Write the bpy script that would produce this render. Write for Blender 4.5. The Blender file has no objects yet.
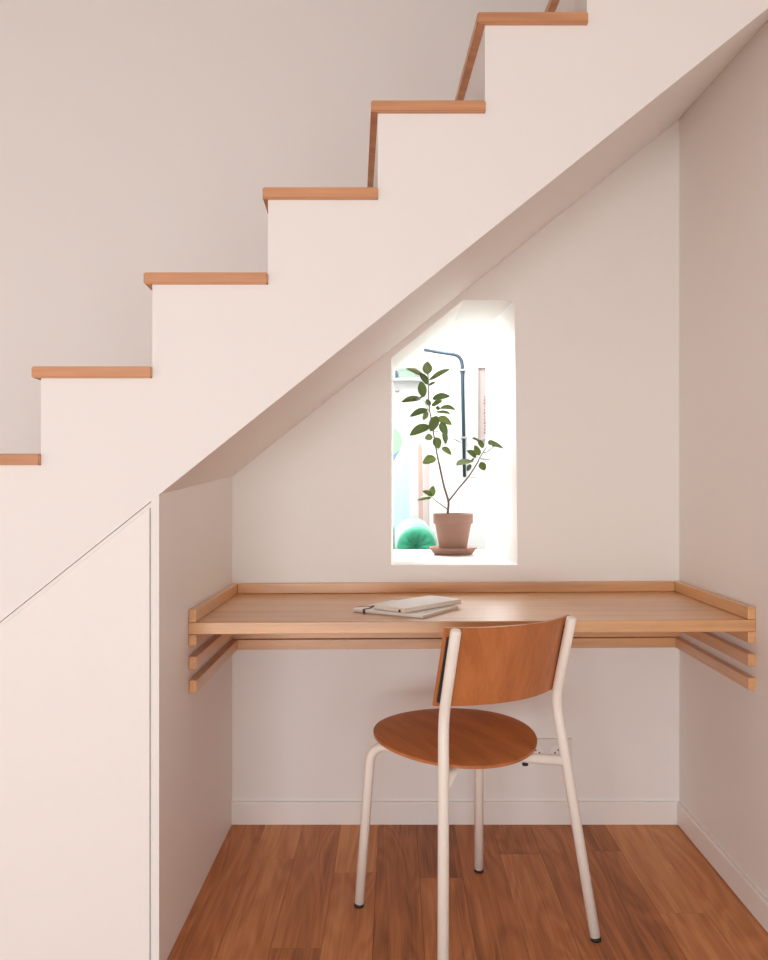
import bpy, bmesh, math, random
from mathutils import Vector, Matrix
random.seed(7)
S = bpy.context.scene
C = S.collection

# ------------------------------------------------------------------ camera, world, light, exposure
XR_ = 0.9137                                       # right wall
F, VX, VY, EYE = 840.0, 395.0, 484.0, 1.09        # focal length in px, vanishing point, eye height
cam = bpy.data.cameras.new('camera'); cam.sensor_fit = 'HORIZONTAL'; cam.sensor_width = 36
cam.lens = 36 * F / 768; cam.shift_x = -(VX - 384) / 768; cam.shift_y = (VY - 480) / 768
cam.clip_start = 0.05
co = bpy.data.objects.new('camera', cam); C.objects.link(co)
co.location = (0, 0, EYE); co.rotation_euler = (math.pi / 2, 0, 0)
S.camera = co

w = bpy.data.worlds.new('sky'); S.world = w; w.use_nodes = True
bg = w.node_tree.nodes['Background']; bg.inputs[0].default_value = (0.80, 0.88, 1.0, 1); bg.inputs[1].default_value = 0.2

def area(name, loc, rot, sx, sy, e, col):
    l = bpy.data.lights.new(name, 'AREA'); l.shape = 'RECTANGLE'; l.size = sx; l.size_y = sy
    l.energy = e; l.color = col
    o = bpy.data.objects.new(name, l); C.objects.link(o); o.location = loc; o.rotation_euler = rot
    return o
# daylight entering by the window in the side wall, the window behind the camera and the far room's window, plus two added fill lights
area('daylight_side_window', (-3.18, 0.5, 0.70), (0, math.radians(-90), 0), 1.0, 1.6, 14, (0.88, 0.97, 1.0))
area('daylight_rear_window', (-0.9, -4.45, 0.72), (math.radians(90), 0, 0), 2.3, 0.9, 128, (0.88, 0.97, 1.0))
area('added_right_fill', (XR_ - 0.02, -1.3, 0.85), (0, math.radians(90), 0), 1.0, 1.4, 20, (0.88, 0.97, 1.0))  # unseen fill light, added to brighten the alcove's left wall
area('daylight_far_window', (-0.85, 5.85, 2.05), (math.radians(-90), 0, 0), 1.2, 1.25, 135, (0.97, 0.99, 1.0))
area('added_far_ceiling_fill', (0.0, 4.3, 2.70), (0, 0, 0), 1.4, 1.2, 125, (0.97, 0.99, 1.0))  # added ceiling light that brightens the far room and the opening's reveals

S.view_settings.view_transform = 'Standard'; S.view_settings.look = 'None'
S.view_settings.gamma = 1; S.view_settings.use_curve_mapping = False
S.view_settings.exposure = 0.05
S.cycles.diffuse_bounces = 10; S.cycles.max_bounces = 14

def P(x, y, d):                                     # photo pixel on a plane at distance d -> world point
    return Vector(((x - VX) * d / F, d, EYE - (y - VY) * d / F))

# ------------------------------------------------------------------ materials
def new_mat(name):
    m = bpy.data.materials.new(name); m.use_nodes = True
    return m, m.node_tree.nodes, m.node_tree.links, m.node_tree.nodes['Principled BSDF']

def paint(name, col, rough=0.55, bump=0.02, scale=220):
    m, n, l, b = new_mat(name)
    b.inputs['Base Color'].default_value = (*col, 1); b.inputs['Roughness'].default_value = rough
    tc = n.new('ShaderNodeTexCoord'); nz = n.new('ShaderNodeTexNoise'); nz.inputs['Scale'].default_value = scale
    bp = n.new('ShaderNodeBump'); bp.inputs['Strength'].default_value = bump; bp.inputs['Distance'].default_value = 0.002
    l.new(tc.outputs['Object'], nz.inputs['Vector']); l.new(nz.outputs['Fac'], bp.inputs['Height'])
    l.new(bp.outputs['Normal'], b.inputs['Normal'])
    return m

def wood(name, dark, mid, light, axis=0, rough=0.4, var=0.10, grain=1.0, rings=0.5, coat=0.0, fib=0.45, spec=0.5, broad=0.9):
    m, n, l, b = new_mat(name)
    tc = n.new('ShaderNodeTexCoord'); oi = n.new('ShaderNodeObjectInfo')
    mul = n.new('ShaderNodeVectorMath'); mul.operation = 'SCALE'; mul.inputs[0].default_value = (13.1, 7.7, 9.3)
    l.new(oi.outputs['Random'], mul.inputs['Scale'])
    add = n.new('ShaderNodeVectorMath'); add.operation = 'ADD'
    l.new(tc.outputs['Object'], add.inputs[0]); l.new(mul.outputs[0], add.inputs[1])
    def mapped(across, along):
        mp = n.new('ShaderNodeMapping'); s = [across] * 3; s[axis] = along; mp.inputs['Scale'].default_value = s
        l.new(add.outputs[0], mp.inputs['Vector']); return mp
    # cathedral rings: a slow noise run through a sine
    m1 = mapped(9 * grain, 1.3 * grain); n1 = n.new('ShaderNodeTexNoise'); n1.inputs['Scale'].default_value = 1
    n1.inputs['Detail'].default_value = 2; n1.inputs['Distortion'].default_value = 0.4; l.new(m1.outputs[0], n1.inputs['Vector'])
    k = n.new('ShaderNodeMath'); k.operation = 'MULTIPLY'; k.inputs[1].default_value = 60; l.new(n1.outputs['Fac'], k.inputs[0])
    sn = n.new('ShaderNodeMath'); sn.operation = 'SINE'; l.new(k.outputs[0], sn.inputs[0])
    # fine fibres
    m2 = mapped(170 * grain, 5 * grain); n2 = n.new('ShaderNodeTexNoise'); n2.inputs['Scale'].default_value = 1
    n2.inputs['Detail'].default_value = 3; l.new(m2.outputs[0], n2.inputs['Vector'])
    m3 = mapped(26 * grain, 1.6 * grain); n3 = n.new('ShaderNodeTexNoise'); n3.inputs['Scale'].default_value = 1
    n3.inputs['Detail'].default_value = 2; l.new(m3.outputs[0], n3.inputs['Vector'])
    def lin(src, a, c):
        q = n.new('ShaderNodeMath'); q.operation = 'MULTIPLY_ADD'; q.inputs[1].default_value = a; q.inputs[2].default_value = c
        l.new(src, q.inputs[0]); return q.outputs[0]
    def plus(a, c):
        q = n.new('ShaderNodeMath'); q.operation = 'ADD'; l.new(a, q.inputs[0]); l.new(c, q.inputs[1]); return q.outputs[0]
    f = plus(plus(lin(sn.outputs[0], 0.11 * rings, 0.0), lin(n2.outputs['Fac'], fib, -fib / 2)), lin(n3.outputs['Fac'], broad, 0.5 - broad / 2))
    f = plus(f, lin(oi.outputs['Random'], 2 * var, -var))
    r = n.new('ShaderNodeValToRGB'); e = r.color_ramp.elements
    e[0].position = 0.2; e[0].color = (*dark, 1); e[1].position = 0.8; e[1].color = (*light, 1)
    x = e.new(0.5); x.color = (*mid, 1)
    l.new(f, r.inputs['Fac']); l.new(r.outputs['Color'], b.inputs['Base Color'])
    b.inputs['Roughness'].default_value = rough
    b.inputs['Specular IOR Level'].default_value = spec
    b.inputs['Coat IOR'].default_value = 1.6; b.inputs['Coat Weight'].default_value = coat; b.inputs['Coat Roughness'].default_value = 0.42
    bp = n.new('ShaderNodeBump'); bp.inputs['Strength'].default_value = 0.05; bp.inputs['Distance'].default_value = 0.001
    l.new(n2.outputs['Fac'], bp.inputs['Height']); l.new(bp.outputs['Normal'], b.inputs['Normal'])
    return m

M = {}
M['wall'] = paint('warm_white_paint', (0.872, 0.852, 0.832))
M['ceiling'] = paint('matt_ceiling', (0.50, 0.46, 0.43), 0.8, 0.0)
M['trim'] = paint('satin_white_trim', (0.872, 0.852, 0.832), 0.4, 0.0)
M['lacquer'] = paint('white_lacquer', (0.895, 0.868, 0.845), 0.5, 0.01)
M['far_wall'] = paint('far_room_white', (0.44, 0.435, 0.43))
M['plate'] = paint('outlet_plastic', (0.82, 0.79, 0.765), 0.35, 0.0)
M['dark'] = paint('black_rubber', (0.02, 0.018, 0.016), 0.6, 0.0)
M['cream'] = paint('cream_powder_coat', (0.92, 0.875, 0.81), 0.35, 0.03, 900)
oakc = ((0.503, 0.244, 0.094), (0.699, 0.367, 0.147), (0.838, 0.464, 0.197))
M['oak_x'] = wood('oak_along_x', *oakc, axis=0, rough=0.34, var=0.04, rings=0.2, coat=0.9, fib=0.3)
M['oak_y'] = wood('oak_along_y', *oakc, axis=1, rough=0.34, var=0.04, rings=0.2, coat=0.9, fib=0.3)
tr = ((0.454, 0.213, 0.106), (0.613, 0.302, 0.153), (0.72, 0.373, 0.194))
M['tread'] = wood('oak_tread', *tr, axis=0, rough=0.4, var=0.06, rings=0.3)
M['floor'] = wood('oak_floor', (0.27, 0.100, 0.038), (0.54, 0.215, 0.082), (0.74, 0.36, 0.155), axis=1, rough=0.5, var=0.22, grain=1.0, rings=0.55, fib=0.4, spec=0.3, broad=0.5)
ply = ((0.396, 0.133, 0.041), (0.511, 0.176, 0.056), (0.593, 0.216, 0.072))
M['ply_z'] = wood('plywood_upright_grain', *ply, axis=2, rough=0.36, var=0.02, grain=1.2, rings=0.35)
M['ply_y'] = wood('plywood_seat_grain', *ply, axis=1, rough=0.36, var=0.02, grain=0.9, rings=0.8)
M['ply_edge'] = wood('plywood_edge', (0.20, 0.08, 0.035), (0.33, 0.15, 0.07), (0.42, 0.21, 0.11), axis=0, rough=0.5, var=0.02, rings=0.2)
M['subfloor'] = paint('subfloor', (0.05, 0.025, 0.015), 0.8, 0)
M['terracotta'] = paint('terracotta', (0.328, 0.183, 0.133), 0.8, 0.12, 120)
M['soil'] = paint('soil', (0.035, 0.022, 0.015), 0.9, 0.5, 150)
M['bark'] = paint('brown_bark', (0.16, 0.085, 0.055), 0.7, 0.1, 300)
M['twig'] = paint('green_twig', (0.20, 0.17, 0.09), 0.6, 0.1, 300)
M['pipe'] = paint('blue_pipe_paint', (0.014, 0.030, 0.046), 0.35, 0.0)
M['paper'] = paint('cream_paper', (0.78, 0.70, 0.58), 0.7, 0.0)
M['white_cover'] = paint('white_cover', (0.88, 0.86, 0.86), 0.4, 0.0)
M['grey_cover'] = paint('grey_cover', (0.62, 0.58, 0.55), 0.5, 0.0)
M['ribbon'] = paint('dark_ribbon', (0.07, 0.02, 0.018), 0.6, 0.0)
M['metal'] = paint('grey_metal', (0.175, 0.175, 0.170), 0.35, 0.0)
M['teal'] = paint('teal_cloth', (0.008, 0.048, 0.068), 0.6, 0.0)
M['pale_green'] = paint('pale_green', (0.158, 0.210, 0.173), 0.6, 0.0)
M['mural_green'] = paint('mural_green', (0.190, 0.360, 0.210), 0.6, 0.0)
M['mural_blue'] = paint('mural_blue', (0.110, 0.180, 0.360), 0.6, 0.0)
M['mural_cyan'] = paint('mural_cyan', (0.310, 0.430, 0.450), 0.6, 0.0)
M['mural_pink'] = paint('mural_pink', (0.383, 0.255, 0.221), 0.6, 0.0)
M['mural_rose'] = paint('mural_rose', (0.44, 0.36, 0.335), 0.6, 0.0)
M['print'] = paint('print_red', (0.150, 0.065, 0.050), 0.6, 0.0)
M['print_pale'] = paint('print_pale', (0.225, 0.186, 0.171), 0.6, 0.0)
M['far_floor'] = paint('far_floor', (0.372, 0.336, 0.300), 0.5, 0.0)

def fabric():
    m, n, l, b = new_mat('green_velvet')
    b.inputs['Base Color'].default_value = (0.0, 0.155, 0.080, 1); b.inputs['Roughness'].default_value = 0.7
    b.inputs['Sheen Weight'].default_value = 0.3
    return m
M['green'] = fabric()
def leafmat():
    m, n, l, b = new_mat('leaf_green')
    oi = n.new('ShaderNodeObjectInfo'); r = n.new('ShaderNodeValToRGB'); e = r.color_ramp.elements
    e[0].color = (0.050, 0.072, 0.020, 1); e[1].color = (0.15, 0.175, 0.05, 1); e[1].position = 1
    l.new(oi.outputs['Random'], r.inputs['Fac']); l.new(r.outputs['Color'], b.inputs['Base Color'])
    b.inputs['Roughness'].default_value = 0.38
    tr_ = n.new('ShaderNodeBsdfTranslucent'); tr_.inputs['Color'].default_value = (0.10, 0.17, 0.03, 1)
    mx = n.new('ShaderNodeMixShader'); mx.inputs[0].default_value = 0.18
    l.new(b.outputs[0], mx.inputs[1]); l.new(tr_.outputs[0], mx.inputs[2]); l.new(mx.outputs[0], n['Material Output'].inputs[0])
    return m
M['leaf'] = leafmat()

# ------------------------------------------------------------------ helpers
def link(name, me, mat, parent=None, smooth=False):
    me.materials.append(M[mat])
    if smooth:
        for p in me.polygons: p.use_smooth = True
    o = bpy.data.objects.new(name, me); C.objects.link(o)
    if parent: o.parent = parent
    return o
def from_bm(name, bm, mat, parent=None, smooth=False):
    bmesh.ops.recalc_face_normals(bm, faces=bm.faces)
    me = bpy.data.meshes.new(name); bm.to_mesh(me); bm.free()
    return link(name, me, mat, parent, smooth)
def empty(name, loc, label, cat, group=None, rz=0):
    o = bpy.data.objects.new(name, None); C.objects.link(o); o.location = loc; o.rotation_euler = (0, 0, rz)
    o.empty_display_size = 0.05
    return tag(o, label, cat, group)
def tag(o, label, cat, group=None):
    o['label'] = label; o['category'] = cat
    if group: o['group'] = group
    return o
def struct(o): o['kind'] = 'structure'; return o
def prism_bm(bot, top):                              # two loops with the same count -> closed solid
    bm = bmesh.new(); a = [bm.verts.new(v) for v in bot]; c = [bm.verts.new(v) for v in top]
    bm.faces.new(a[::-1]); bm.faces.new(c); n = len(a)
    for i in range(n): bm.faces.new((a[i], a[(i + 1) % n], c[(i + 1) % n], c[i]))
    return bm
def box_bm(x0, x1, y0, y1, z0, z1, bev=0.0, seg=2):
    bm = prism_bm([(x0, y0, z0), (x1, y0, z0), (x1, y1, z0), (x0, y1, z0)], [(x0, y0, z1), (x1, y0, z1), (x1, y1, z1), (x0, y1, z1)])
    if bev: bmesh.ops.bevel(bm, geom=bm.edges[:], offset=bev, segments=seg, affect='EDGES', profile=0.5)
    return bm
def box(name, x0, x1, y0, y1, z0, z1, mat, parent=None, bev=0.0, seg=2):
    return from_bm(name, box_bm(x0, x1, y0, y1, z0, z1, bev, seg), mat, parent)
def lathe_bm(prof, n=40, c=(0, 0, 0)):
    bm = bmesh.new(); rings = []
    for r, z in prof:
        rings.append([bm.verts.new((c[0] + r * math.cos(2 * math.pi * i / n), c[1] + r * math.sin(2 * math.pi * i / n), c[2] + z)) for i in range(n)] if r > 1e-6 else [bm.verts.new((c[0], c[1], c[2] + z))])
    for A, B in zip(rings, rings[1:]):
        for i in range(n):
            j = (i + 1) % n
            if len(A) == 1 and len(B) == 1: continue
            if len(A) == 1: bm.faces.new((A[0], B[i], B[j]))
            elif len(B) == 1: bm.faces.new((A[i], A[j], B[0]))
            else: bm.faces.new((A[i], A[j], B[j], B[i]))
    return bm
def fillet(pts, rad, n=8):
    pts = [Vector(p) for p in pts]; out = [pts[0]]
    for i in range(1, len(pts) - 1):
        p, a, c = pts[i], pts[i - 1] - pts[i], pts[i + 1] - pts[i]
        r = rad[i - 1] if isinstance(rad, (list, tuple)) else rad
        t = min(r, a.length * 0.49, c.length * 0.49)
        A, B = p + a.normalized() * t, p + c.normalized() * t
        for k in range(n + 1):
            s = k / n; out.append(A * (1 - s) ** 2 + p * 2 * s * (1 - s) + B * s * s)
    out.append(pts[-1]); return out
def tube_bm(pts, rad, n=14, bm=None, dome=False):
    pts = [Vector(p) for p in pts]; N = len(pts)
    R = rad if isinstance(rad, (list, tuple)) else [rad] * N
    if dome:
        d = (pts[-1] - pts[-2]).normalized(); r0 = R[-1]; e = pts[-1]
        R = list(R) + [r0 * 0.85, r0 * 0.5]; pts += [e + d * r0 * 0.35, e + d * r0 * 0.5]; N += 2
    bm = bm or bmesh.new(); t = (pts[1] - pts[0]).normalized()
    u = t.orthogonal().normalized(); prev = None; rings = []
    for i, p in enumerate(pts):
        t2 = ((pts[min(i + 1, N - 1)] - pts[i]).normalized() + (pts[i] - pts[max(i - 1, 0)]).normalized()).normalized()
        u = (u - t2 * u.dot(t2)).normalized(); v = t2.cross(u)
        rings.append([bm.verts.new(p + (u * math.cos(2 * math.pi * k / n) + v * math.sin(2 * math.pi * k / n)) * R[i]) for k in range(n)])
    for A, B in zip(rings, rings[1:]):
        for k in range(n): bm.faces.new((A[k], A[(k + 1) % n], B[(k + 1) % n], B[k]))
    bm.faces.new(rings[0][::-1]); bm.faces.new(rings[-1])
    return bm
def tube(name, pts, rad, mat, parent=None, n=14, dome=False):
    o = from_bm(name, tube_bm(pts, rad, n, dome=dome), mat, parent, True)
    return o

# ------------------------------------------------------------------ the room
DB = 2.70                 # back wall
DF = 1.862                # front face of the stair
XL, XR = -0.523, 0.9137   # niche side walls
XW, YW, ZC = -3.2, -4.5, 2.73
DN = 3.50                 # far side of the thick back wall

# floor: subfloor and single planks
fl = struct(box('floor', XW, XR + 0.1, YW, DB + 0.02, -0.12, -0.016, 'subfloor'))
X0, PW = -0.4139, 0.12054
seen = {1: 2.4416, 2: 1.973, 3: 2.356, 5: 2.326, 7: 2.4746, 9: 2.495, 10: 2.134}
for k in range(-24, 12):
    xa, xb = X0 + (k - 1) * PW, X0 + k * PW
    xa, xb = max(xa, XW), min(xb, XR)
    if xb - xa < 0.01: continue
    cuts = [DB]
    y = seen.get(k, DB - random.uniform(0.9, 1.3) if 0 <= k < 12 else DB - random.uniform(0.2, 1.2))
    while y > YW + 0.1:
        cuts.append(y); y -= random.choice((0.75, 0.95, 1.15, 1.3)) * random.uniform(0.9, 1.1)
    cuts.append(YW)
    for ya, yb in zip(cuts[1:], cuts):
        g = 0.0004; b_ = 0.0008
        bm = prism_bm([(xa + g, ya + g, -0.016), (xb - g, ya + g, -0.016), (xb - g, yb - g, -0.016), (xa + g, yb - g, -0.016)],
                      [(xa + g, ya + g, -b_), (xb - g, ya + g, -b_), (xb - g, yb - g, -b_), (xa + g, yb - g, -b_)])
        top = [f for f in bm.faces if all(v.co.z > -0.005 for v in f.verts)][0]
        r = bmesh.ops.inset_region(bm, faces=[top], thickness=b_, depth=0)
        for v in top.verts: v.co.z = 0.0
        from_bm('plank', bm, 'floor', fl)

# back wall with the deep, slanted window opening
hf = [P(391, 565, DB), P(517.7, 565, DB), P(514.5, 300, DB), P(463, 300, DB), P(391, 358, DB)]
hb = [P(393.2, 549.5, DN), P(486, 549.5, DN), P(486, 328, DN), P(451, 328, DN), P(393.2, 372.5, DN)]
bm = bmesh.new()
def ring(hole, y):
    h = [bm.verts.new((p.x, y, p.z)) for p in hole]
    o = [bm.verts.new(q) for q in ((XW, y, -0.1), (XR + 0.1, y, -0.1), (XR + 0.1, y, ZC), (XW, y, ZC))]
    bm.faces.new((o[0], o[1], h[1], h[0])); bm.faces.new((o[1], o[2], h[2], h[1])); bm.faces.new((o[2], o[3], h[3], h[2]))
    bm.faces.new((o[3], h[4], h[3])); bm.faces.new((o[3], o[0], h[0], h[4]))
    return h, o
h1, o1 = ring(hf, DB); h2, o2 = ring(hb, DN)
for i in range(5): bm.faces.new((h1[i], h1[(i + 1) % 5], h2[(i + 1) % 5], h2[i]))
for i in range(4): bm.faces.new((o1[i], o1[(i + 1) % 4], o2[(i + 1) % 4], o2[i]))
struct(from_bm('wall_back', bm, 'wall'))
struct(box('wall_left', XL - 0.0177, XL, DF, DB, 0, 1.16, 'wall'))
# cut the partition's head to the slope of the soffit
SL = 0.7987
def zf(x): return 1.0665 + SL * (x - XL)             # soffit line on the front face
RISE_B = 0.048
wl = bpy.data.objects['wall_left'].data
for v in wl.vertices:
    if v.co.z > 0.5: v.co.z = zf(v.co.x) + (RISE_B if v.co.y > 2 else 0) + 0.0
struct(box('ceiling', XW, XR + 0.1, YW, DB, ZC, ZC + 0.1, 'ceiling'))
def window_wall(name, axis, pos, a0, a1, w0, w1, z0, z1, th):
    bm = bmesh.new()
    def add(p0, p1, q0, q1):
        if axis == 'x': b2 = box_bm(pos - th, pos, p0, p1, q0, q1)
        else: b2 = box_bm(p0, p1, pos - th, pos, q0, q1)
        me = bpy.data.meshes.new('t'); b2.to_mesh(me); b2.free(); bm.from_mesh(me); bpy.data.meshes.remove(me)
    add(a0, w0, 0, ZC); add(w1, a1, 0, ZC); add(w0, w1, 0, z0); add(w0, w1, z1, ZC)
    return struct(from_bm(name, bm, 'wall'))
window_wall('wall_side', 'x', XW, YW, DB, -0.3, 1.3, 0.2, 1.4, 0.15)
window_wall('wall_right', 'x', XR + 0.1, YW, DB, -2.0, -0.6, 0.35, 1.35, 0.1)  # opening added to go with the right-hand fill light
window_wall('wall_rear', 'y', YW, XW, XR + 0.1, -2.1, 0.3, 0.22, 1.22, 0.15)

# skirting boards
bm = prism_bm([(XL, DB, 0), (XL, DB - 0.012, 0), (XL, DB - 0.012, 0.066), (XL, DB - 0.009, 0.0715), (XL, DB, 0.0715)],
              [(XR, DB, 0), (XR, DB - 0.012, 0), (XR, DB - 0.012, 0.066), (XR, DB - 0.009, 0.0715), (XR, DB, 0.0715)])
struct(from_bm('baseboard_back', bm, 'trim'))
bm = prism_bm([(XR, YW, 0.004), (XR - 0.012, YW, 0.004), (XR - 0.012, YW, 0.066), (XR - 0.009, YW, 0.0715), (XR, YW, 0.0715)],
              [(XR, DB - 0.012, 0.004), (XR - 0.012, DB - 0.012, 0.004), (XR - 0.012, DB - 0.012, 0.066), (XR - 0.009, DB - 0.012, 0.0715), (XR, DB - 0.012, 0.0715)])
struct(from_bm('baseboard_right', bm, 'trim'))

# ------------------------------------------------------------------ staircase
DT = DF - 0.011                                      # treads stand a little proud of the face
steps = []                                           # (nosing x, riser x, top z) on the face, metres
def fx(px): return (px - VX) * DF / F
def fz(py): return EYE - (py - VY) * DF / F
vis = [(-72, 41, 453.8), (33, 152.3, 366.9), (144.5, 268, 273.3), (263, 377.8, 188.6), (371, 485, 102.2), (477, 587, 14.2)]
for k in range(5, 0, -1): steps.append((fx(-72 - 110 * k), fx(41 - 110 * k), fz(453.5 + 88 * k)))
for a, b_, c in vis: steps.append((fx(a), fx(b_), fz(c)))
steps.append((fx(579), fx(698), fz(-75))); steps.append((fx(690), XR - 0.001, fz(-163)))
TH = 0.0252; SH = -0.049 * (DB - DF)
stair = empty('staircase', (0, DF, 0), 'white plastered staircase with oak treads climbing over the desk alcove', 'staircase')
stair.location = (0, 0, 0)
def body_loop(y, shift, rise):
    pts = []; z = 0.0
    x = steps[0][0] + 0.018
    zfloor_x = XL - (1.0665 + rise) / SL
    pts.append((x + shift, y, 0.0))
    for nx, rx, zt in steps:
        pts.append((x + shift, y, zt - TH)); 
        x = rx
        pts.append((min(rx + shift, XR) if rx < XR - 0.01 else XR - 0.0005, y, zt - TH))
    pts.append((XR - 0.0005, y, zf(XR) + rise))
    pts.append((zfloor_x, y, 0.0))
    return pts
bm = prism_bm(body_loop(DF, 0, 0), body_loop(DB - 0.0005, SH, RISE_B))
from_bm('stair_body', bm, 'wall', stair)
for nx, rx, zt in steps:
    sh0 = -0.049 * (DT - DF)
    e = 0.006 if rx < XR - 0.01 else 0
    bm = prism_bm([(nx + sh0, DT, zt - TH), (rx + sh0, DT, zt - TH), (rx + SH + e * 0, DB - 0.001, zt - TH), (nx + SH, DB - 0.001, zt - TH)],
                  [(nx + sh0, DT, zt), (rx + sh0, DT, zt), (rx + SH + e * 0, DB - 0.001, zt), (nx + SH, DB - 0.001, zt)])
    bmesh.ops.bevel(bm, geom=bm.edges[:], offset=0.0025, segments=2, affect='EDGES')
    from_bm('tread', bm, 'tread', stair)

# cupboard door under the stairs
ds = 0.0118
xd = fx(149.4)
def zd(x): return zf(x) - ds
xt = XL - (1.0665 - ds - 0.01) / SL
bm = prism_bm([(xd, DF, 0.008), (xd, DF, zd(xd)), (xt + 0.02, DF, 0.008 + 0.02 * SL), (xt + 0.02, DF, 0.008)],
              [(xd, DF + 0.019, 0.008), (xd, DF + 0.019, zd(xd)), (xt + 0.02, DF + 0.019, 0.008 + 0.02 * SL), (xt + 0.02, DF + 0.019, 0.008)])
bmesh.ops.bevel(bm, geom=bm.edges[:], offset=0.0008, segments=1, affect='EDGES')
tag(from_bm('cupboard_door', bm, 'lacquer'), 'flush white slanted cupboard door under the stairs', 'door')

# shallow stops behind the shadow gaps around the door
def stop_strip(pts, y0):
    from_bm('door_stop', prism_bm([(x, y0, z) for x, z in pts], [(x, y0 + 0.05, z) for x, z in pts]), 'lacquer', stair)
xs = XL - 0.0178
stop_strip([(xs, zf(xs) - 0.0004), (xt + 0.05, zf(xt + 0.05) - 0.0004), (xt + 0.05, zd(xt + 0.05) + 0.0004), (xs, zd(xs) + 0.0004)], DF + 0.010)
stop_strip([(xs, 0.002), (xs, zd(xs)), (xd + 0.0002, zd(xs)), (xd + 0.0002, 0.002)], DF + 0.011)

# ------------------------------------------------------------------ wall-hung desk
DD = DB / 1.27
ZT = 0.739; LT = 0.030
e = 0.0006
desk = empty('wall_desk', (0, 0, 0), 'oak desk fixed between the alcove walls on slatted battens', 'desk')
def part(name, x0, x1, y0, y1, z0, z1, mat): return box(name, x0, x1, y0, y1, z0, z1, mat, desk, 0.0016, 2)
part('desk_top', XL + e, XR - e, DD, DB - e, ZT - LT, ZT, 'oak_x')
BW = 0.020
part('back_upstand', XL + BW + e, XR - BW - e, DB - BW, DB - e, ZT + e, ZT + 0.033, 'oak_x')
part('side_upstand', XL + e, XL + BW, DD, DB - e, ZT + e, ZT + 0.033, 'oak_y')
part('side_upstand', XR - BW, XR - e, DD, DB - e, ZT + e, ZT + 0.033, 'oak_y')
for i, (z0, z1) in enumerate(((0.680, ZT - LT - e), (0.6205, 0.6525), (0.561, 0.5925))):
    part('side_batten', XL + e, XL + BW, DD, DB - BW, z0, z1, 'oak_y')
    part('side_batten', XR - BW, XR - e, DD, DB - BW, z0, z1, 'oak_y')
    part('back_batten', XL + e, XR - e, DB - BW + e, DB - e, z0, z1, 'oak_x')

part('back_apron', XL + e, XR - e, DB - 0.010, DB - e, 0.5935, 0.6195, 'oak_x')
desk.location = (XL, 0, ZT); desk.rotation_euler = (0, -0.0050, 0)
for o_ in desk.children: o_.matrix_parent_inverse = Matrix.Translation((-XL, 0, -ZT))

# ------------------------------------------------------------------ chair
th = 0.5334
chair = empty('dining_chair', (0.162, 2.1136, 0), 'round-seated plywood chair with cream tubular steel legs at the desk', 'chair', None, th)
TR = 0.0125
zr = 0.419
for s in (-1, 1):
    pts = fillet([(s * 0.2188, -0.2531, 0.006), (s * 0.164, -0.173, 0.568), (s * 0.1671, -0.2254, 0.7668)], 0.04)
    leg = tube('rear_leg', pts, TR, 'cream', chair, 18, dome=True)
    tube('foot_cap', [(s * 0.2194, -0.2541, 0.0), (s * 0.2186, -0.2528, 0.009)], TR + 0.0004, 'dark', leg, 18)
    # front leg bends under the seat and crosses to the opposite rear leg
    t = zr / 0.568; xr, yr = s * (0.2188 + (0.164 - 0.2188) * t), -0.2531 + (-0.173 + 0.2531) * t
    top = Vector((s * 0.171, 0.150, zr)); end = Vector((-xr + s * 0.004, yr + 0.004, zr))
    pts = fillet([(s * 0.1907, 0.1775, 0.006), top, end], 0.045)
    leg = tube('front_leg', pts, TR, 'cream', chair, 18)
    tube('foot_cap', [(s * 0.1911, 0.1783, 0.0), (s * 0.1905, 0.1773, 0.009)], TR + 0.0004, 'dark', leg, 18)
    q = end.lerp(top, 0.19 if s < 0 else 0.45)
    tube('bumper', [q + Vector((0, 0, -0.019)), q + Vector((0, 0, -0.008))], 0.0075, 'dark', leg, 12)
    for f_ in (0.27, 0.73):
        q = end.lerp(top, f_)
        tube('seat_mount', [q, Vector((q.x, q.y, 0.452 + 0.06 * (q.y - 0.012)))], 0.009, 'cream', leg, 12)
# seat: round moulded disc, rear edge lower, sides gently dished
bm = bmesh.new(); n = 72; rings_t, rings_b = [], []
RS = 0.2055; tilt = math.radians(3.6); sc = (-0.006, 0.012)
def seat_z(x, y):
    return 0.4665 + math.tan(tilt) * (y) + 0.10 * x * x - 0.10 * y * y - 0.004
prof = [0.0, 0.35, 0.6, 0.8, 0.92, 0.975, 1.0]
for q, side in ((rings_t, 0), (rings_b, 1)):
    for p_ in prof:
        r = RS * p_; drop = 0.002 * max(0, (p_ - 0.92) / 0.08) ** 2
        row = []
        for i in range(n if r > 0 else 1):
            a = 2 * math.pi * i / n; x, y = r * math.cos(a), r * math.sin(a)
            z = seat_z(x, y) - drop if side == 0 else seat_z(x, y) - 0.0105 + drop
            row.append(bm.verts.new((sc[0] + x, sc[1] + y, z)))
        q.append(row)
for q in (rings_t, rings_b):
    for A, B in zip(q, q[1:]):
        for i in range(n):
            j = (i + 1) % n
            if len(A) == 1: bm.faces.new((A[0], B[i], B[j]))
            else: bm.faces.new((A[i], A[j], B[j], B[i]))
for i in range(n): bm.faces.new((rings_t[-1][i], rings_t[-1][(i + 1) % n], rings_b[-1][(i + 1) % n], rings_b[-1][i]))
seat = from_bm('seat', bm, 'ply_y', chair, True)
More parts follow.
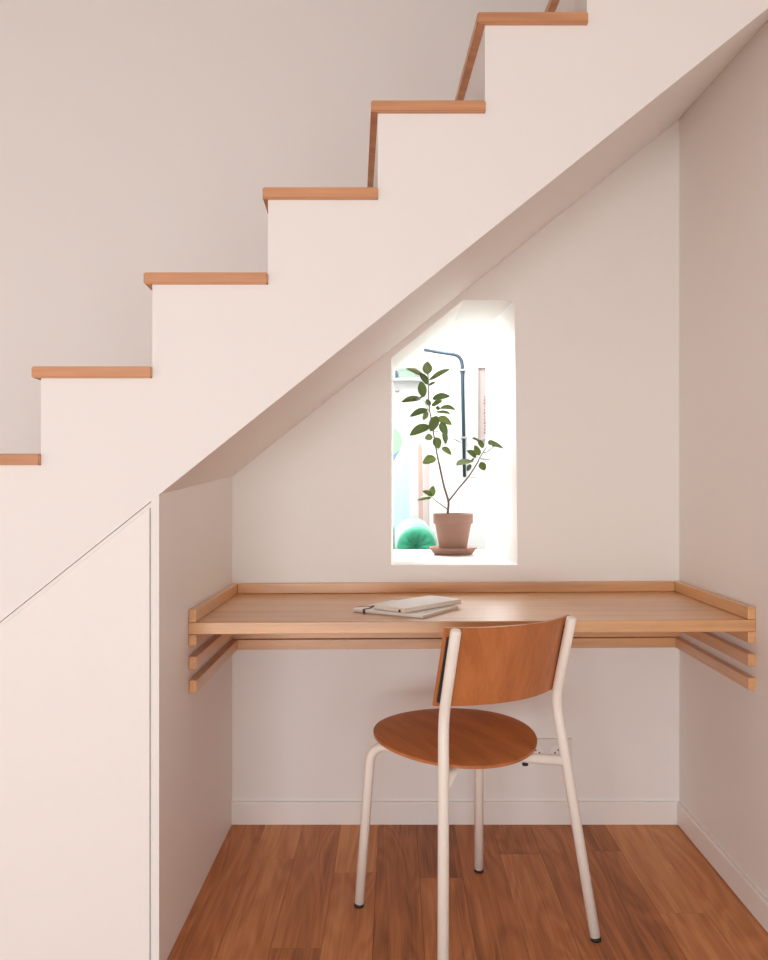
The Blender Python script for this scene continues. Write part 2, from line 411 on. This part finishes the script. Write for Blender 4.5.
# backrest: curved plywood set on the front of the two uprights
lean = (0.2254 - 0.173) / (0.7668 - 0.568)
bm = bmesh.new(); nu, nv = 32, 12; tk = 0.0095; grid = []
WB, ZB0, ZB1 = 0.180, 0.588, 0.772
def back_pt(u, v, off):
    x = u * WB + 0.007; z = ZB0 + (ZB1 - ZB0) * v
    up_y = -0.173 - lean * (z - 0.568)               # centre line of the uprights
    y = up_y + TR + 0.006 + 0.056 * (u * u - 0.82) 
    return (x, y + off, z)
def corner(u, v):                                    # round the four corners
    r = 0.075; du, dv = abs(u) - (1 - r), abs(v - 0.5) * 2 - (1 - r * 2)
    return u, v
layers = []
for off in (0.0, tk):
    g = [[bm.verts.new(back_pt(-1 + 2 * i / nu, j / nv, off)) for j in range(nv + 1)] for i in range(nu + 1)]
    layers.append(g)
    for i in range(nu):
        for j in range(nv): bm.faces.new((g[i][j], g[i + 1][j], g[i + 1][j + 1], g[i][j + 1]))
A, B = layers
for i in range(nu):
    bm.faces.new((A[i][0], B[i][0], B[i + 1][0], A[i + 1][0])); bm.faces.new((A[i][nv], B[i][nv], B[i + 1][nv], A[i + 1][nv]))
for j in range(nv):
    bm.faces.new((A[0][j], B[0][j], B[0][j + 1], A[0][j + 1])); bm.faces.new((A[nu][j], B[nu][j], B[nu][j + 1], A[nu][j + 1]))
bmesh.ops.recalc_face_normals(bm, faces=bm.faces)
ve = [e_ for e_ in bm.edges if len(e_.link_faces) == 2 and e_.calc_face_angle(0) > 1.0]
corners = [e_ for e_ in ve if abs(e_.verts[0].co.y - e_.verts[1].co.y) > tk * 0.8 and abs(e_.verts[0].co.z - e_.verts[1].co.z) < 1e-5 and abs(abs(e_.verts[0].co.x) - WB) < 1e-5
           and (abs(e_.verts[0].co.z - ZB0) < 1e-4 or abs(e_.verts[0].co.z - ZB1) < 1e-4)]
bk = from_bm('backrest', bm, 'ply_z', chair)
for p_ in bk.data.polygons: p_.use_smooth = True
try: bk.data.set_sharp_from_angle(angle=math.radians(40))
except Exception: pass
try: seat.data.set_sharp_from_angle(angle=math.radians(50))
except Exception: pass
for s in (-1, 1):                                    # black pads between upright and backrest
    bm = bmesh.new()
    x0 = s * 0.1665
    def yy(z): return -0.173 - lean * (z - 0.568)
    zs = (0.60, 0.752)
    lo = [(x0 + dx, yy(zs[0]) + dy, zs[0]) for dx, dy in ((-0.008, 0.004), (0.008, 0.004), (0.008, TR + 0.008), (-0.008, TR + 0.008))]
    hi = [(x0 + dx, yy(zs[1]) + dy, zs[1]) for dx, dy in ((-0.008, 0.004), (0.008, 0.004), (0.008, TR + 0.008), (-0.008, TR + 0.008))]
    from_bm('spacer_pad', prism_bm(lo, hi), 'dark', chair)

# ------------------------------------------------------------------ notebooks on the desk
def slab(name, c, u, v, z0, z1, mat, parent, bev=0.001, inset=0.0):
    c = Vector(c); u = Vector(u); v = Vector(v); un, vn = u.normalized() * inset, v.normalized() * inset
    q = [c + un + vn, c + u - un + vn, c + u + v - un - vn, c + v + un - vn]
    bm = prism_bm([(p.x, p.y, z0) for p in q], [(p.x, p.y, z1) for p in q])
    if bev: bmesh.ops.bevel(bm, geom=bm.edges[:], offset=bev, segments=2, affect='EDGES')
    return from_bm(name, bm, mat, parent)
c0 = Vector((0.072, 2.168)); u0 = Vector((-0.187, 0.118)); v0 = Vector((0.1175, 0.186)) * 0.90
nb1 = empty('notebook', (0, 0, 0), 'pale grey notebook with dark ribbon lying under another on the desk', 'notebook')
z = ZT + 0.0032
slab('cover', c0, u0, v0, z, z + 0.0018, 'grey_cover', nb1, 0.0005)
slab('pages', c0, u0, v0, z + 0.0019, z + 0.0072, 'paper', nb1, 0.0005, 0.002)
slab('cover', c0, u0, v0, z + 0.0073, z + 0.009, 'white_cover', nb1, 0.0005)
zt = z + 0.0091
def flat_strip(name, pts, wd, zz, th_, mat, parent):
    pts = [Vector((p[0], p[1])) for p in pts]; L, R_ = [], []
    for i, p in enumerate(pts):
        t = (pts[min(i + 1, len(pts) - 1)] - pts[max(i - 1, 0)]).normalized(); nrm = Vector((-t.y, t.x)) * wd / 2
        L.append(p + nrm); R_.append(p - nrm)
    loop = L + R_[::-1]
    return from_bm(name, prism_bm([(p.x, p.y, zz) for p in loop], [(p.x, p.y, zz + th_) for p in loop]), mat, parent)
flat_strip('ribbon', [(-0.056, 2.345), (-0.068, 2.29), (-0.0835, 2.268)], 0.009, zt, 0.0008, 'ribbon', nb1)
box('ribbon', -0.087, -0.081, 2.2615, 2.268, z, zt + 0.0008, 'ribbon', nb1)
flat_strip('ribbon', [(-0.102, 2.315), (-0.085, 2.325), (-0.066, 2.325), (-0.056, 2.345)], 0.004, zt, 0.0008, 'ribbon', nb1)
c1 = Vector((0.025, 2.192)); u1 = Vector((0.68, 0.733)) * 0.240; v1 = Vector((-0.733, 0.68)) * 0.115
nb2 = empty('notebook', (0, 0, 0), 'thick white notebook with cream pages on top of the grey notebook', 'notebook')
z2 = zt + 0.0010
slab('cover', c1, u1, v1, z2, z2 + 0.0015, 'grey_cover', nb2, 0.0004)
slab('pages', c1, u1, v1, z2 + 0.0016, z2 + 0.0122, 'paper', nb2, 0.0008, 0.002)
slab('cover', c1, u1, v1, z2 + 0.0123, z2 + 0.0138, 'white_cover', nb2, 0.0004)
q = c1 + v1 * 0.14 - u1.normalized() * 0.001
slab('bookmark', q, v1.normalized() * 0.005, u1.normalized() * 0.004, z2 + 0.0016, z2 + 0.0075, 'ribbon', nb2, 0)

# ------------------------------------------------------------------ wall outlet
out = empty('wall_outlet', (0, 0, 0), 'double wall socket on the back wall behind the chair leg', 'socket')
a, b_ = P(522, 762, DB), P(571.5, 738, DB)
def ring_bm(cx, cz, y, r0, r1, dy, n=32):
    bm = bmesh.new(); L = []
    for r, yy_ in ((r0, y), (r0, y - dy), (r1, y - dy), (r1, y)):
        L.append([bm.verts.new((cx + r * math.cos(2 * math.pi * i / n), yy_, cz + r * math.sin(2 * math.pi * i / n))) for i in range(n)])
    for A, B in zip(L, L[1:] + L[:1]):
        for i in range(n): bm.faces.new((A[i], A[(i + 1) % n], B[(i + 1) % n], B[i]))
    return bm
pl = box('cover_plate', a.x, b_.x, DB - 0.009, DB, a.z, b_.z, 'plate', out, 0.0015)
for px in (537.5, 555.7):
    c = P(px, 750, DB)
    r_ = from_bm('socket_ring', ring_bm(c.x, c.z, DB - 0.008, 0.0185, 0.021, 0.003), 'plate', out)
    from_bm('socket_well', ring_bm(c.x, c.z, DB - 0.0088, 0.0001, 0.0175, 0.0006), 'trim', out)
    for dx, dz in ((-0.0075, 0.002), (0.0045, -0.006)) if px < 545 else ((-0.0045, -0.006), (0.0065, 0.003)):
        tube('socket_hole', [(c.x + dx, DB - 0.0089, c.z + dz), (c.x + dx, DB - 0.0100, c.z + dz)], 0.0028, 'dark', out, 12)

# ------------------------------------------------------------------ potted plant on the sill
DP = 3.20
zs_f, zs_b = P(0, 565, DB).z, P(0, 549.5, DN).z
zsill = zs_f + (zs_b - zs_f) * (DP - DB) / (DN - DB)
mp = DP / F
pc = P(453, 0, DP); PX = pc.x
sr = 24 * mp
sauc = from_bm('saucer', lathe_bm([(0, 0.0), (sr * 0.78, 0.0), (sr * 0.82, 0.002), (sr * 0.98, 0.020), (sr, 0.024), (sr * 0.985, 0.0265), (sr * 0.95, 0.025), (sr * 0.80, 0.0085), (0, 0.008)], 48, (PX, DP, zsill + 0.0022)), 'terracotta', None, True)
tag(sauc, 'terracotta saucer under the plant pot on the window sill', 'saucer')
z0 = zsill + 0.0022 + 0.0088
plant = empty('potted_plant', (PX, DP, z0), 'young green-leaved plant in a terracotta pot on the window sill', 'plant')
ztop = P(0, 513.5, DP).z - z0; rt = 20 * mp; rb = 13 * mp
rim = ztop - 10 * mp
from_bm('pot', lathe_bm([(0, 0), (rb, 0), (rb + 0.001, 0.002), (rt * 0.90, rim - 0.001), (rt * 0.97, rim), (rt * 0.985, rim + 0.002), (rt, ztop - 0.002), (rt * 0.985, ztop), (rt * 0.90, ztop), (rt * 0.88, ztop - 0.003), (rt * 0.86, ztop - 0.016)], 48), 'terracotta', plant, True)
from_bm('soil', lathe_bm([(0, ztop - 0.010), (rt * 0.5, ztop - 0.011), (rt * 0.875, ztop - 0.013)], 32), 'soil', plant, True)
def L(px, py, dy=0.0):                               # photo point on the plant, relative to the pot base
    p = P(px, py, DP + dy); return Vector((p.x - PX, p.y - DP, p.z - z0))
def Z1(zx, zy, dy=0.0): return L(390 + zx / 6.144, 340 + zy / 6.144, dy)
def Z2(zx, zy, dy=0.0): return L(390 + zx / 5.908, 460 + zy / 5.908, dy)
def stem(name, pts, r0, r1, mat, parent=plant):
    sm = []
    for i in range(len(pts) - 1):                    # Catmull-Rom
        p0, p1, p2, p3 = pts[max(i - 1, 0)], pts[i], pts[i + 1], pts[min(i + 2, len(pts) - 1)]
        for k in range(5):
            t = k / 5; sm.append(0.5 * ((2 * p1) + (p2 - p0) * t + (2 * p0 - 5 * p1 + 4 * p2 - p3) * t * t + (3 * p1 - p0 - 3 * p2 + p3) * t ** 3))
    sm.append(pts[-1]); n_ = len(sm)
    return tube(name, sm, [r0 + (r1 - r0) * i / (n_ - 1) for i in range(n_)], mat, parent, 8)
base = Z2(342, 330); base.z = ztop - 0.014
stem('stem', [base, Z2(342, 300), Z2(345, 245), Z2(318, 150, .004), Z2(290, 20, .008), Z1(310, 800, .008), Z1(285, 680, .01), Z1(265, 560, .006), Z1(250, 470, .002), Z1(238, 370, 0), Z1(238, 290, -.004), Z1(232, 205, -.004)], 0.0048, 0.0018, 'bark')
stem('branch', [Z2(345, 245), Z2(400, 175, -.035), Z2(470, 90, -.075), Z2(520, 10, -.115), Z1(545, 735, -.122), Z1(585, 670, -.147), Z1(612, 640, -.162)], 0.0034, 0.0016, 'bark')
stem('branch', [Z2(338, 290), Z2(300, 262, -.01), Z2(262, 235, -.014), Z2(243, 212, -.015)], 0.0021, 0.0014, 'twig')
stem('branch', [Z1(250, 455), Z1(225, 410, -.01), Z1(205, 370, -.015), Z1(160, 368, -.015)], 0.0015, 0.0011, 'twig')
stem('branch', [Z1(285, 680, .01), Z1(330, 640, -.01), Z1(362, 602, -.02)], 0.0015, 0.0011, 'twig')
stem('branch', [Z1(250, 470, .002), Z1(285, 440, .01), Z1(312, 420, .015)], 0.0015, 0.0011, 'twig')
stem('branch', [Z1(265, 560, .006), Z1(300, 565, -.01), Z1(325, 590, -.02)], 0.0015, 0.0011, 'twig')
stem('branch', [Z2(462, 98, -.071), Z2(490, 103, -.08), Z2(510, 102, -.09)], 0.0013, 0.0010, 'twig')
leaves = [ # base, tip, width in crop px, droop, depth lean
 (231,210, 228,138, 56), (205,217, 103,172, 32), (243,243, 362,184, 34), (234,272, 184,208, 36), (238,280, 280,261, 18),
 (205,348, 190,260, 50), (187,357, 72,380, 38), (262,362, 366,345, 40), (247,403, 222,368, 30), (256,407, 322,370, 28),
 (228,428, 124,470, 38), (230,442, 204,492, 30), (310,420, 400,429, 24), (288,442, 366,457, 22), (296,428, 292,402, 24),
 (288,468, 250,562, 56), (292,482, 380,517, 44), (312,508, 350,585, 46), (340,560, 338,640, 34), (240,530, 124,587, 52),
 (262,598, 214,605, 38), (282,598, 298,664, 52), (318,664, 373,706, 32), (282,728, 203,756, 50), (362,602, 436,635, 11),
 (160,370, 214,348, 16), (160,372, 128,378, 10), (246,528, 214,548, 18), (272,470, 262,520, 30),
 (505,742, 412,772, 36), (528,722, 470,684, 30), (548,708, 520,648, 36), (572,662, 538,612, 28), (552,625, 506,607, 11),
 (578,684, 637,658, 22), (604,640, 692,662, 22), (562,726, 634,740, 14), (558,750, 578,800, 42), (495,765, 472,805, 26), (500,742, 520,728, 14)]
leaves = [tuple(Z1(a, b_, -0.08 - 0.19 * (a - 480) / 210 if l_[0] >= 480 else 0) for a, b_ in ((l_[0], l_[1]), (l_[2], l_[3]))) + (l_[4] / 6.144 * mp,) for l_ in leaves]
leaves += [(Z2(247, 214), Z2(255, 153), 36 / 5.908 * mp), (Z2(243, 214), Z2(193, 184), 24 / 5.908 * mp), (Z2(242, 220), Z2(163, 237), 24 / 5.908 * mp)]
for i, (bpt, tip, wd) in enumerate(leaves):
    rnd = random.Random(i * 17 + 3)
    d0 = rnd.uniform(-0.018, 0.014); d1 = d0 + rnd.uniform(-0.022, 0.018)
    if bpt.x > 0.075: d0, d1 = -abs(d0) * 0.5, -abs(d1)
    c = tip + Vector((0, d1, 0)) + (tip - bpt) * 0.04; a = bpt + Vector((0, d0 * 0.5, 0)) - (tip - bpt) * 0.04
    ax = c - a; ln = ax.length; t = ax.normalized()
    sd = t.cross(Vector((0, -1, 0))).normalized(); up = sd.cross(t).normalized()
    if up.y > 0: up = -up
    hw = max(wd * 0.55, 0.0016); real = max(hw, ln * 0.22); ang = math.acos(max(0.25, min(1, hw / real))) * (1 if rnd.random() < 0.7 else -1)
    sd2 = sd * math.cos(ang) + up * math.sin(ang); nrm = t.cross(sd2).normalized()
    hw = real
    bm = bmesh.new(); rows = []; NS = 9
    bend = Vector((0, 0, 1)) * ln * (0.10 if abs(t.x) > 0.6 else 0.02)
    for k in range(NS + 1):
        s = k / NS; ww = hw * (math.sin(math.pi * min(1, s ** 0.85)) ** 0.65) if 0 < s < 1 else 0.0004
        ctr = a + ax * s + bend * math.sin(math.pi * s)
        row = []
        for q_ in (-1, -0.5, 0, 0.5, 1):
            row.append(bm.verts.new(ctr + sd2 * ww * q_ + nrm * abs(q_) * ww * 0.22))
        rows.append(row)
    for A, B in zip(rows, rows[1:]):
        for q_ in range(4): bm.faces.new((A[q_], A[q_ + 1], B[q_ + 1], B[q_]))
    from_bm('leaf', bm, 'leaf', plant, True)

# ------------------------------------------------------------------ the bright room beyond the opening
DM, DPW = 5.9, 5.2
FX0, FX1 = -2.0, 2.2
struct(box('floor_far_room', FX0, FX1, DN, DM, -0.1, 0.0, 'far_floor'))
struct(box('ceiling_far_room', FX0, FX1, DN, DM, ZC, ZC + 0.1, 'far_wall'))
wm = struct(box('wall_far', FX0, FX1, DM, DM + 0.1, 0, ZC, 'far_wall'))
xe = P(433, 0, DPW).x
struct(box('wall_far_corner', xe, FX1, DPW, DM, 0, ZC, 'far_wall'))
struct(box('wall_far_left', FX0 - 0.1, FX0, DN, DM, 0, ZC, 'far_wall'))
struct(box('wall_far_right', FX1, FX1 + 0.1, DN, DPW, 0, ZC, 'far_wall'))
# painted shapes on the far wall
mur = empty('wall_mural', (0, 0, 0), 'pastel mural of green circle, blue and pink shapes on the far wall', 'mural')
def wall_shape(name, pts, mat, dep, d=DM, parent=mur):
    q = [P(x, y, d) for x, y in pts]
    return from_bm(name, prism_bm([(p.x, d - 0.0005, p.z) for p in q], [(p.x, d - 0.0005 - dep, p.z) for p in q]), mat, parent)
wall_shape('blue_shape', [(380, 440), (400, 450), (396, 457), (393, 463), (386, 468), (380, 468)], 'mural_blue', 0.002)
wall_shape('green_circle', [(387 + 15 * math.cos(i * math.pi / 20), 441 + 15 * math.sin(i * math.pi / 20)) for i in range(40)], 'mural_green', 0.004)
wall_shape('cyan_panel', [(370, 476), (409, 456), (410, 560), (370, 560)], 'mural_cyan', 0.001)
wall_shape('pink_band', [(418, 448), (420, 442), (422, 448), (424, 560), (419, 560)], 'mural_pink', 0.002)
wall_shape('pink_panel', [(424.2, 452), (432.5, 452), (432.5, 560), (424.2, 560)], 'mural_rose', 0.001)
# pipe
pp = [P(424, 350, DPW - 0.03), P(462, 355.5, DPW - 0.03), P(464.5, 477, DPW - 0.03)]
pipe = empty('pipe', (0, 0, 0), 'dark blue bent pipe clipped to the bright wall beyond the opening', 'pipe')
tube('pipe_run', fillet(pp, 0.06), 0.0105, 'pipe', pipe, 14)
for py in (371, 438):
    c = P(462.3 + (py - 371) * 0.02, py, DPW)
    box('clip', c.x - 0.018, c.x + 0.018, DPW - 0.045, DPW - 0.0002, c.z - 0.006, c.z + 0.006, 'metal', pipe, 0.002)
# tall narrow framed print
a, b_ = P(477.5, 440, DPW), P(494, 367.5, DPW)
fr = empty('framed_print', (0, 0, 0), 'tall narrow framed print hanging right of the blue pipe', 'picture')
for (x0, x1, q0, q1) in ((a.x, a.x + 0.006, a.z, b_.z), (b_.x - 0.006, b_.x, a.z, b_.z), (a.x, b_.x, b_.z - 0.008, b_.z), (a.x, b_.x, a.z, a.z + 0.008)):
    box('frame_bar', x0, x1, DPW - 0.022, DPW - 0.0005, q0, q1, 'print_pale', fr, 0.001)
box('print', a.x + 0.005, b_.x - 0.005, DPW - 0.012, DPW - 0.001, a.z + 0.005, b_.z - 0.005, 'print_pale', fr)
c, d = P(483.6, 434, DPW), P(489, 395, DPW)
for k in range(12):
    q0 = c.z + (d.z - c.z) * k / 12; q1 = c.z + (d.z - c.z) * (k + 0.7) / 12
    box('print_mark', c.x + (k * 7 % 3) * 0.002, d.x, DPW - 0.0135, DPW - 0.012, q0, q1, 'print', fr)
# shelf with a teal book and a pale green box, lamp under it
a, b_ = P(385, 383, DM), P(420, 380, DM)
tag(box('wall_shelf', a.x, b_.x, DM - 0.10, DM - 0.0005, P(0, 382, DM).z, P(0, 379.6, DM).z, 'far_wall', None, 0.002), 'thin white shelf high on the far wall', 'shelf')
zsf = P(0, 379.6, DM).z + 0.0005
dS = DM - 0.095
a, b_ = P(395, 379, dS), P(397.6, 371.5, dS)
bk_ = empty('book', (0, 0, 0), 'teal book upright on the far wall shelf', 'book')
hh = b_.z - a.z
box('cover', a.x, b_.x, dS, dS + 0.075, zsf, zsf + hh, 'teal', bk_, 0.002)
box('pages', a.x + 0.002, b_.x - 0.002, dS + 0.074, dS + 0.079, zsf + 0.003, zsf + hh - 0.003, 'paper', bk_)
a, b_ = P(398.6, 379, dS), P(416.5, 369, dS)
gb = empty('storage_box', (0, 0, 0), 'pale green box beside the teal book on the shelf', 'box')
box('box_body', a.x, b_.x, dS, dS + 0.085, zsf, zsf + 0.052, 'pale_green', gb, 0.002)
box('lid', a.x - 0.001, b_.x + 0.001, dS - 0.001, dS + 0.086, zsf + 0.0525, zsf + 0.070, 'pale_green', gb, 0.002)
lp = empty('wall_lamp', (0, 0, 0), 'small grey dome wall lamp below the far wall shelf', 'lamp')
c = P(397, 391, DM - 0.06)
from_bm('lamp_shade', lathe_bm([(0, -0.012), (0.012, -0.010), (0.018, -0.002), (0.018, 0.004), (0, 0.006)], 24, tuple(c)), 'metal', lp, True)
tube('arm', [c + Vector((0, 0, 0.004)), Vector((c.x, DM - 0.0005, c.z + 0.02))], 0.004, 'far_wall', lp, 8)
# green sofa seen end-on: rolled back with gathered end, seat and far arm
sofa = empty('sofa', (0, 0, 0), 'emerald green sofa with rolled bolster back beyond the opening', 'sofa')
DS0, DS1 = 4.2, 5.12
cb = P(416.5, 546, DS0); RB = 20.3 * DS0 / F
bm = bmesh.new(); n = 64; rings = []
prof = [(0.0, 0.030), (0.12, 0.012), (0.3, -0.012), (0.55, -0.028), (0.78, -0.026), (0.92, -0.012), (0.985, 0.006), (1.0, 0.02), (0.985, 0.034), (1.04, 0.045), (1.07, 0.07), (1.07, DS1 - DS0 - 0.05), (0.98, DS1 - DS0), (0.0, DS1 - DS0)]
for r, y in prof:
    if r == 0: rings.append([bm.verts.new((cb.x, DS0 + y, cb.z))]); continue
    row = []
    for i in range(n):
        a = 2 * math.pi * i / n; pl_ = 0.006 * math.sin(a * 11) * max(0, 1 - abs(r - 0.3) / 0.35) if y < 0.02 else 0
        row.append(bm.verts.new((cb.x + RB * r * math.cos(a), DS0 + y + pl_, cb.z + RB * r * math.sin(a))))
    rings.append(row)
for A, B in zip(rings, rings[1:]):
    for i in range(n):
        j = (i + 1) % n
        if len(A) == 1: bm.faces.new((A[0], B[i], B[j]))
        elif len(B) == 1: bm.faces.new((A[i], A[j], B[0]))
        else: bm.faces.new((A[i], A[j], B[j], B[i]))
from_bm('bolster', bm, 'green', sofa, True)
box('back_panel', cb.x - 0.05, cb.x + 0.06, DS0 + 0.04, DS1, 0.12, cb.z - 0.06, 'green', sofa, 0.03, 3)
box('seat_cushion', cb.x - 0.75, cb.x - 0.055, DS0 + 0.04, DS1 - 0.14, 0.24, 0.45, 'green', sofa, 0.05, 4)
box('seat_base', cb.x - 0.75, cb.x - 0.055, DS0 + 0.05, DS1 - 0.01, 0.10, 0.238, 'green', sofa, 0.02, 3)
zt_ = P(0, 522.8, DS1 - 0.12).z
box('arm', cb.x - 0.75, cb.x - 0.11, DS1 - 0.135, DS1, 0.24, zt_, 'green', sofa, 0.04, 4)
for sx in (cb.x - 0.70, cb.x + 0.01):
    for sy in (DS0 + 0.1, DS1 - 0.08):
        tube('leg', [(sx, sy, 0), (sx, sy, 0.125)], [0.014, 0.02], 'dark', sofa, 12)
